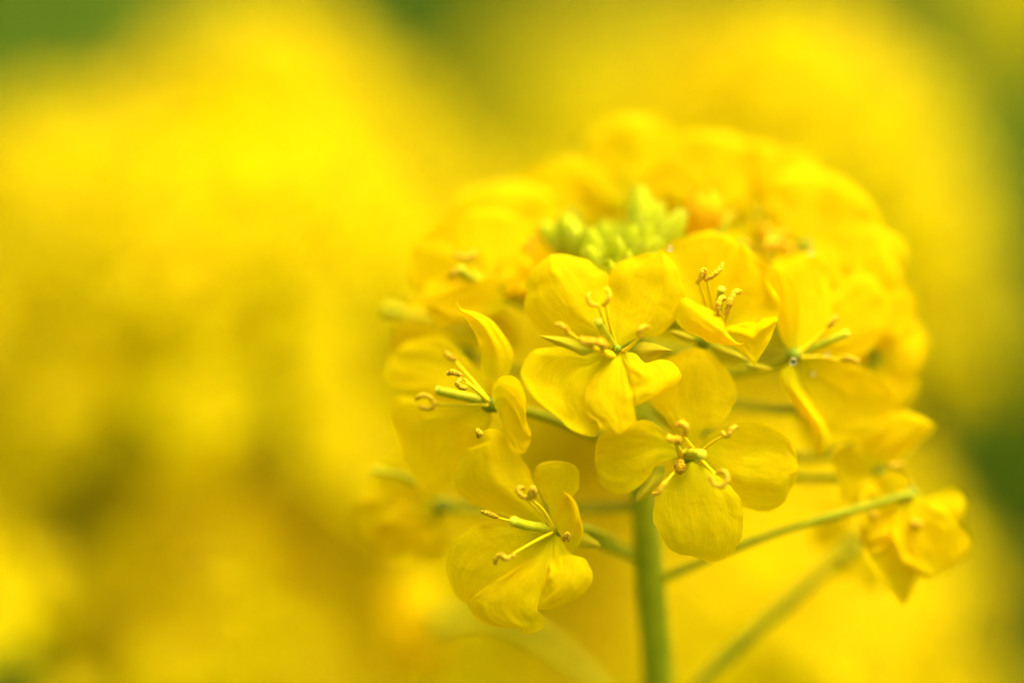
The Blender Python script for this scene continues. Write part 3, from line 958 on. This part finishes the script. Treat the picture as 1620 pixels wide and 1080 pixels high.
G.petal(C6, (200, 530), (600, 250), [(260, 400), (350, 230), (450, 160), (540, 170)], [(330, 540), (480, 560), (590, 450), (625, 340)], (8, 12, 15), fold=0.8, ripple=0.5)
G.stamen(C6, [(190, 540), (270, 470), (330, 410)], [(332, 412), (352, 388), (372, 358)], 6, 5.5, old=True, r=0.26)
G.stamen(C6, [(190, 555), (300, 555), (400, 570)], [(392, 572), (420, 558), (448, 565), (478, 580)], 6, 6.0, old=True, r=0.26)
G.pistil(C6, [(180, 545), (290, 495), (415, 445)], 6.5, 6.0, 0.42, 0.36, 0.42)

# ---- flowers I: on the two long stalks, lower right
I1 = Flower(1390, 745, 15, 'blurred ragged flower with pointed petal at the right rim of the head', CV(0.8, 0.2, 0.5), 700)
I1.petal(C7, (300, 400), (590, 165), [(220, 260), (320, 150), (420, 95), (520, 118)], [(360, 370), (430, 305), (520, 230)], (15, 13, 13), fold=1.0, ripple=0.5)
I1.petal(C7, (310, 400), (155, 630), [(200, 280), (110, 268), (85, 340), (125, 450), (110, 560)], [(330, 470), (230, 520), (175, 600)], (15, 13, 12), fold=-1.2, ripple=0.6)
I1.petal(C7, (300, 390), (470, 480), [(390, 370), (455, 415)], [(230, 480), (320, 540), (420, 515)], (15, 13, 13), fold=0.8, ripple=0.6)
I1.petal(C7, (300, 380), (300, 90), [(190, 260), (200, 150), (240, 100)], [(400, 300), (420, 180), (370, 100)], (15, 17, 18), fold=0.8, ripple=0.5)
I1.stamen(CX, None, [(1406, 735), (1416, 738), (1424, 733)], 12, 11, old=True, r=0.35)
I2 = Flower(1440, 782, 13.5, 'blurred nodding flower at the end of the long slanting stalk', CV(0.45, -0.75, 0.4), 912, pedicel=False)
I2.petal(C7, (485, 490), (650, 860), [(560, 520), (650, 590), (700, 680), (694, 770)], [(400, 560), (380, 700), (430, 820), (500, 890), (570, 905)], (13, 10, 11), fold=-1.2, ripple=0.75)
I2.petal(C7, (480, 510), (430, 1040), [(330, 560), (225, 660), (240, 800), (335, 940)], [(500, 620), (500, 760), (495, 880), (470, 970)], (13, 11, 11.5), fold=-1.2, ripple=0.5)
I2.petal(C7, (470, 505), (215, 700), [(380, 540), (290, 590), (220, 640)], [(420, 660), (330, 760), (250, 780)], (13, 10.5, 11), fold=-0.8, ripple=0.5)
I2.petal(C7, (490, 505), (690, 800), [(600, 560), (690, 660), (705, 740)], [(520, 650), (560, 780), (630, 850)], (14, 16, 18), fold=0.8, ripple=0.5)
for a, h, w, d1 in ((296, 132, 120, 14.5), (335, 92, 90, 15)):
    I2.round_petal(a, h, w, 13.5, d1, 1438, 786, fold=1.0, ripple=0.6)
I2.stamen(C7, None, [(470, 630), (490, 645), (510, 640)], 12, 10.5, old=True, r=0.35)
I2.stamen(C7, None, [(275, 590), (285, 605)], 12, 10.5, old=True, r=0.35)


def stalk(pts3, r, flower):
    q = catmull([tuple(P(*p)) for p in pts3], 24)
    mb = MB().tube([tuple(a) for a in q], [r * MM * (0.92 + 0.08 * math.sin(i * 0.9)) + (0.35 * MM if i == 0 else 0) for i in range(24)], 10)
    return link('pedicel', shift(mb, flower.c).mesh('pedicel', [M_PEDICEL]), flower.o)


stalk([(1040, 918, 17.5), (1100, 893, 14), (1200, 852, 11.5), (1320, 815, 10.5), (1445, 780, 12)], 0.46, I2)
I3 = Flower(1352, 862, 32, 'strongly blurred flower behind the nodding one at the lower right', CV(0.4, 0.2, 0.5), 912, pedicel=False)
stalk([(1060, 1160, 28), (1110, 1080, 28), (1180, 1010, 29), (1260, 940, 31), (1345, 868, 32)], 0.7, I3)
for a, h, w in ((40, 95, 85), (150, 70, 70), (-40, 80, 80), (-120, 50, 50)):
    I3.round_petal(a, h, w, 32, 34, 1352, 862)

# ---- two thinner stalks left of the stem belong to flower D and the blurred flower behind it
stalk([(1012, 882, 17), (970, 858, 13.5), (930, 838, 9), (885, 836, 4.0)], 0.55, D)

# ---- blurred flowers round the back of the head


def back_flower(px, py, d, petals, label=None, row=470, n=(0, 0.8, 0.3)):
    f = Flower(px, py, d, label, CV(*n), row)
    for p in petals:
        ang, h, w = p[:3]
        dt = (p[3] if len(p) > 3 else d + 2) + 2
        f.round_petal(ang, h, w * 1.12, d, dt, px, py, fold=1.1, curl=(0.5, 0.5))
    return f


back_flower(1004, 330, 25, [(92, 148, 126, 27), (152, 118, 110, 27), (28, 110, 100, 28), (250, 60, 60, 23)], 'blurred flower with tallest upright petal at the top of the head')
back_flower(1118, 335, 24, [(88, 128, 136, 26), (150, 100, 90, 26), (25, 120, 110, 25)], 'blurred flower with broad upright petal behind the orange bud')
back_flower(1206, 345, 24, [(93, 122, 58, 25), (45, 120, 110, 26), (10, 120, 110, 23), (150, 80, 80, 26)], 'blurred flower with narrow upright petal at the top of the head')
back_flower(905, 350, 26, [(93, 102, 96, 28), (160, 110, 110, 29), (25, 80, 80, 28)], 'blurred flower with small round petal behind the green buds')
back_flower(800, 395, 23, [(96, 108, 140, 25), (165, 120, 110, 25), (28, 100, 100, 25), (60, 100, 90, 27)], 'blurred flower at the upper left shoulder of the head')
back_flower(1275, 395, 20, [(80, 125, 130, 23), (35, 125, 120, 21), (130, 100, 100, 22), (300, 100, 100, 16), (-10, 110, 110, 18)], 'blurred flower at the upper right shoulder of the head', 500)
back_flower(1345, 465, 17, [(68, 115, 120, 20), (15, 85, 120, 17), (140, 100, 110, 18), (250, 110, 110, 13), (-40, 105, 110, 14)], 'blurred flower on the right flank of the head', 540)
back_flower(1380, 560, 18, [(35, 88, 100, 20), (90, 110, 110, 19), (-20, 80, 90, 17), (-75, 95, 100, 16), (180, 100, 100, 15)], 'blurred flower low on the right flank of the head', 600)
back_flower(1360, 650, 20, [(30, 70, 90, 21), (100, 110, 110, 20), (190, 100, 100, 18), (-30, 60, 70, 20)], 'blurred flower under the right flank of the head', 640)

# F: blurred flower left above E
Ff = Flower(770, 452, 13, 'blurred open flower with brown anthers at the left of the head', CV(-0.6, 0.35, 0.6), 540)
for a, h, w, d1 in ((150, 130, 120, 15), (85, 120, 120, 17), (200, 105, 80, 11), (20, 80, 80, 14)):
    Ff.round_petal(a, h, w, 13, d1, 770, 452, fold=0.7)
Ff.petal(CX, (800, 490), (672, 470), [(780, 440), (730, 455), (690, 470)], [(770, 500), (720, 500), (690, 485)], (11, 10, 10), nu=18, nv=9)
Ff.stamen(CX, [(768, 450), (750, 425), (742, 412)], [(718, 402), (735, 408), (748, 402), (750, 396)], 12, 10, old=True, r=0.32)
Ff.stamen(CX, [(768, 455), (735, 440), (712, 436)], [(712, 440), (718, 432), (728, 428)], 12, 10, old=True, r=0.32)
Ff.pistil(CX, [(765, 450), (745, 438), (728, 426)], 12, 9.5, 0.5, 0.42, 0.45)

J = Flower(700, 800, 20, 'blurred flower at the lower left rim of the head with dark green pistil above it', CV(-0.6, 0.1, 0.6), 800)
for a, h, w, d1 in ((188, 145, 84, 23), (214, 128, 80, 20), (250, 95, 66, 21), (152, 118, 74, 26), (120, 70, 70, 24)):
    J.round_petal(a, h, w, 20, d1, 700, 800, fold=0.8, ripple=1.0)
J.pistil(CX, [(660, 765), (630, 751), (590, 744)], 17, 15, 0.36, 0.32, 0.36)
K = back_flower(735, 560, 20, [(150, 120, 110, 23), (95, 110, 110, 23), (200, 120, 110, 22), (40, 90, 90, 20), (270, 100, 100, 18)], 'blurred flower hidden behind the left flower', 600, (-0.6, 0.3, 0.5))
hr = random.Random(77)


def hero_loose(px, py, d, n, roll, sc, row, label):
    o = loose_flower(hero, P(px, py, d) - HB, CV(*n), roll, sc, hr, True, stem_at(row) - HB)
    o['label'] = label
    return o


back_flower(700, 985, 58, [(165, 105, 95, 60), (205, 110, 95, 58), (125, 85, 85, 62), (240, 80, 80, 57)], 'strongly blurred low flower left of the stem', 1200, (-0.5, -0.2, 0.6))
hero_loose(1190, 470, 20, (0.3, 0.8, 0.4), 0.5, 1.0, 500, 'blurred flower hidden behind the cup-shaped one')
hero_loose(850, 470, 22, (-0.4, 0.8, 0.4), 0.5, 0.9, 500, 'blurred flower hidden behind the middle flower')

# ---- buds in the crown
for x, y, d, ax_, sc, k in ((300, 420, 19, (-0.35, 0.8, 0.35), 1.25, 0), (215, 455, 20, (-0.7, 0.6, 0.3), 1.1, 1), (465, 560, 15, (-0.2, 0.8, 0.5), 1.15, 2),
                            (380, 540, 16, (-0.35, 0.75, 0.5), 1.0, 3), (830, 330, 18, (-0.05, 1, 0.1), 1.2, 3), (920, 360, 18, (0.2, 0.9, 0.2), 1.15, 1),
                            (760, 470, 15, (-0.1, 0.9, 0.4), 1.0, 0), (850, 500, 15, (0.1, 0.9, 0.4), 1.0, 2), (640, 560, 12, (-0.1, 0.6, 0.75), 0.95, 2),
                            (580, 700, 9, (-0.1, 0.5, 0.8), 1.0, 0), (700, 640, 10, (0.0, 0.6, 0.75), 0.95, 1), (900, 580, 11, (0.45, 0.75, 0.45), 1.05, 1),
                            (1040, 430, 15, (0.45, 0.9, 0.2), 1.15, 2), (560, 470, 20, (-0.1, 0.9, 0.3), 1.0, 1), (660, 450, 20, (0, 0.9, 0.3), 1.0, 0),
                            (800, 600, 12, (0.2, 0.7, 0.6), 0.9, 3), (480, 640, 12, (-0.3, 0.6, 0.6), 0.9, 3), (1330, 470, 18, (0.5, 0.8, 0.1), 1.1, 2)):
    px, py = C8((x, y))
    sc *= 0.80
    py += 7
    d -= 2.5
    a = CV(*ax_)
    q = P(px, py, d) - a * 2.6 * MM * sc
    b = bud(hero, q - HB, a, sc, k, x * 0.1)
    end = stem_at(450) - HB
    a0 = q - HB
    inv = b.matrix_local.inverted()
    ctrl = a0 - a * 4 * MM
    mb = MB().tube([inv @ (a0 * (1 - t) ** 2 + ctrl * 2 * t * (1 - t) + end * t * t) for t in [i / 8 for i in range(9)]], 0.5 * MM / sc, 7)
    link('pedicel', mb.mesh('pedicel', [M_PEDICEL]), b)
# bursting bud whose orange petals show
ob = link('bud', None, hero)
oc = P(1112, 384, 15)
ob.location = oc - HB
ob['label'] = 'bursting bud with orange petal tips'
oa = CV(0.0, 0.95, 0.25)
fm = frame(oa, 0.4, (0, 0, 0))
for q in range(3):
    rows = []
    for i in range(10):
        t = i / 9
        r = 2.1 * math.sin(math.pi * (0.08 + 0.80 * t)) ** 0.8
        rows.append([fm @ Vector((r * math.cos(q * 2.1 + s) * (1 + 0.1 * math.sin(5 * t + s * 3)) * MM, r * math.sin(q * 2.1 + s) * MM, (5.2 * t + 0.4 * math.sin(s * 3 + q)) * MM)) for s in (-1.3, -0.8, -0.4, 0, 0.4, 0.8, 1.3)])
    link('petal', MB().grid(rows).mesh('petal', [M_ORANGE]), ob)
for q in range(3):
    link('sepal', SEPAL, ob, fm @ Matrix.Rotation(q * 2.1 + 0.9, 4, 'Z') @ Matrix.Scale(0.9, 4))

# spent pistil sticking out at the far left
sp = link('seed_pod', None, hero)
spc = P(720, 515, 19)
sp.location = spc - HB
mb = MB().tube([tuple(Vector(q)) for q in catmull([tuple(P(760, 530, 18)), tuple(P(690, 508, 20)), tuple(P(640, 496, 22)), tuple(P(608, 488, 23))], 12)], [0.34 * MM] * 9 + [0.36 * MM, 0.55 * MM, 0.6 * MM], 9)
link('pod', shift(mb, spc).mesh('pod', [M_PISTIL]), sp)

# ------------------------------------------------------------------ water droplets
for px, py, d, r, lab in ((1060, 392, 3.0, 0.30, 'clear water droplet between the middle flower and the cup-shaped one'),
                          (1308, 560, 5.0, 0.25, 'tiny water droplet beside the pistil of the right flower'),
                          (1287, 591, 5.0, 0.25, 'tiny water droplet under the pistil of the right flower'),
                          (1255, 571, 3.5, 0.42, 'water droplet at the centre of the right flower'),
                          (1284, 400, 9.0, 0.22, 'tiny water droplet on the upper petal of the right flower')):
    mb = MB().ball((0, 0, 0), r * MM, 0, 16, 12)
    w = link('water_droplet', mb.mesh('water_droplet', [M_WATER]))
    w.location = P(px, py, d)
    w['label'] = lab
    w['category'] = 'droplet'
    w['group'] = 'water droplets on the flower head'
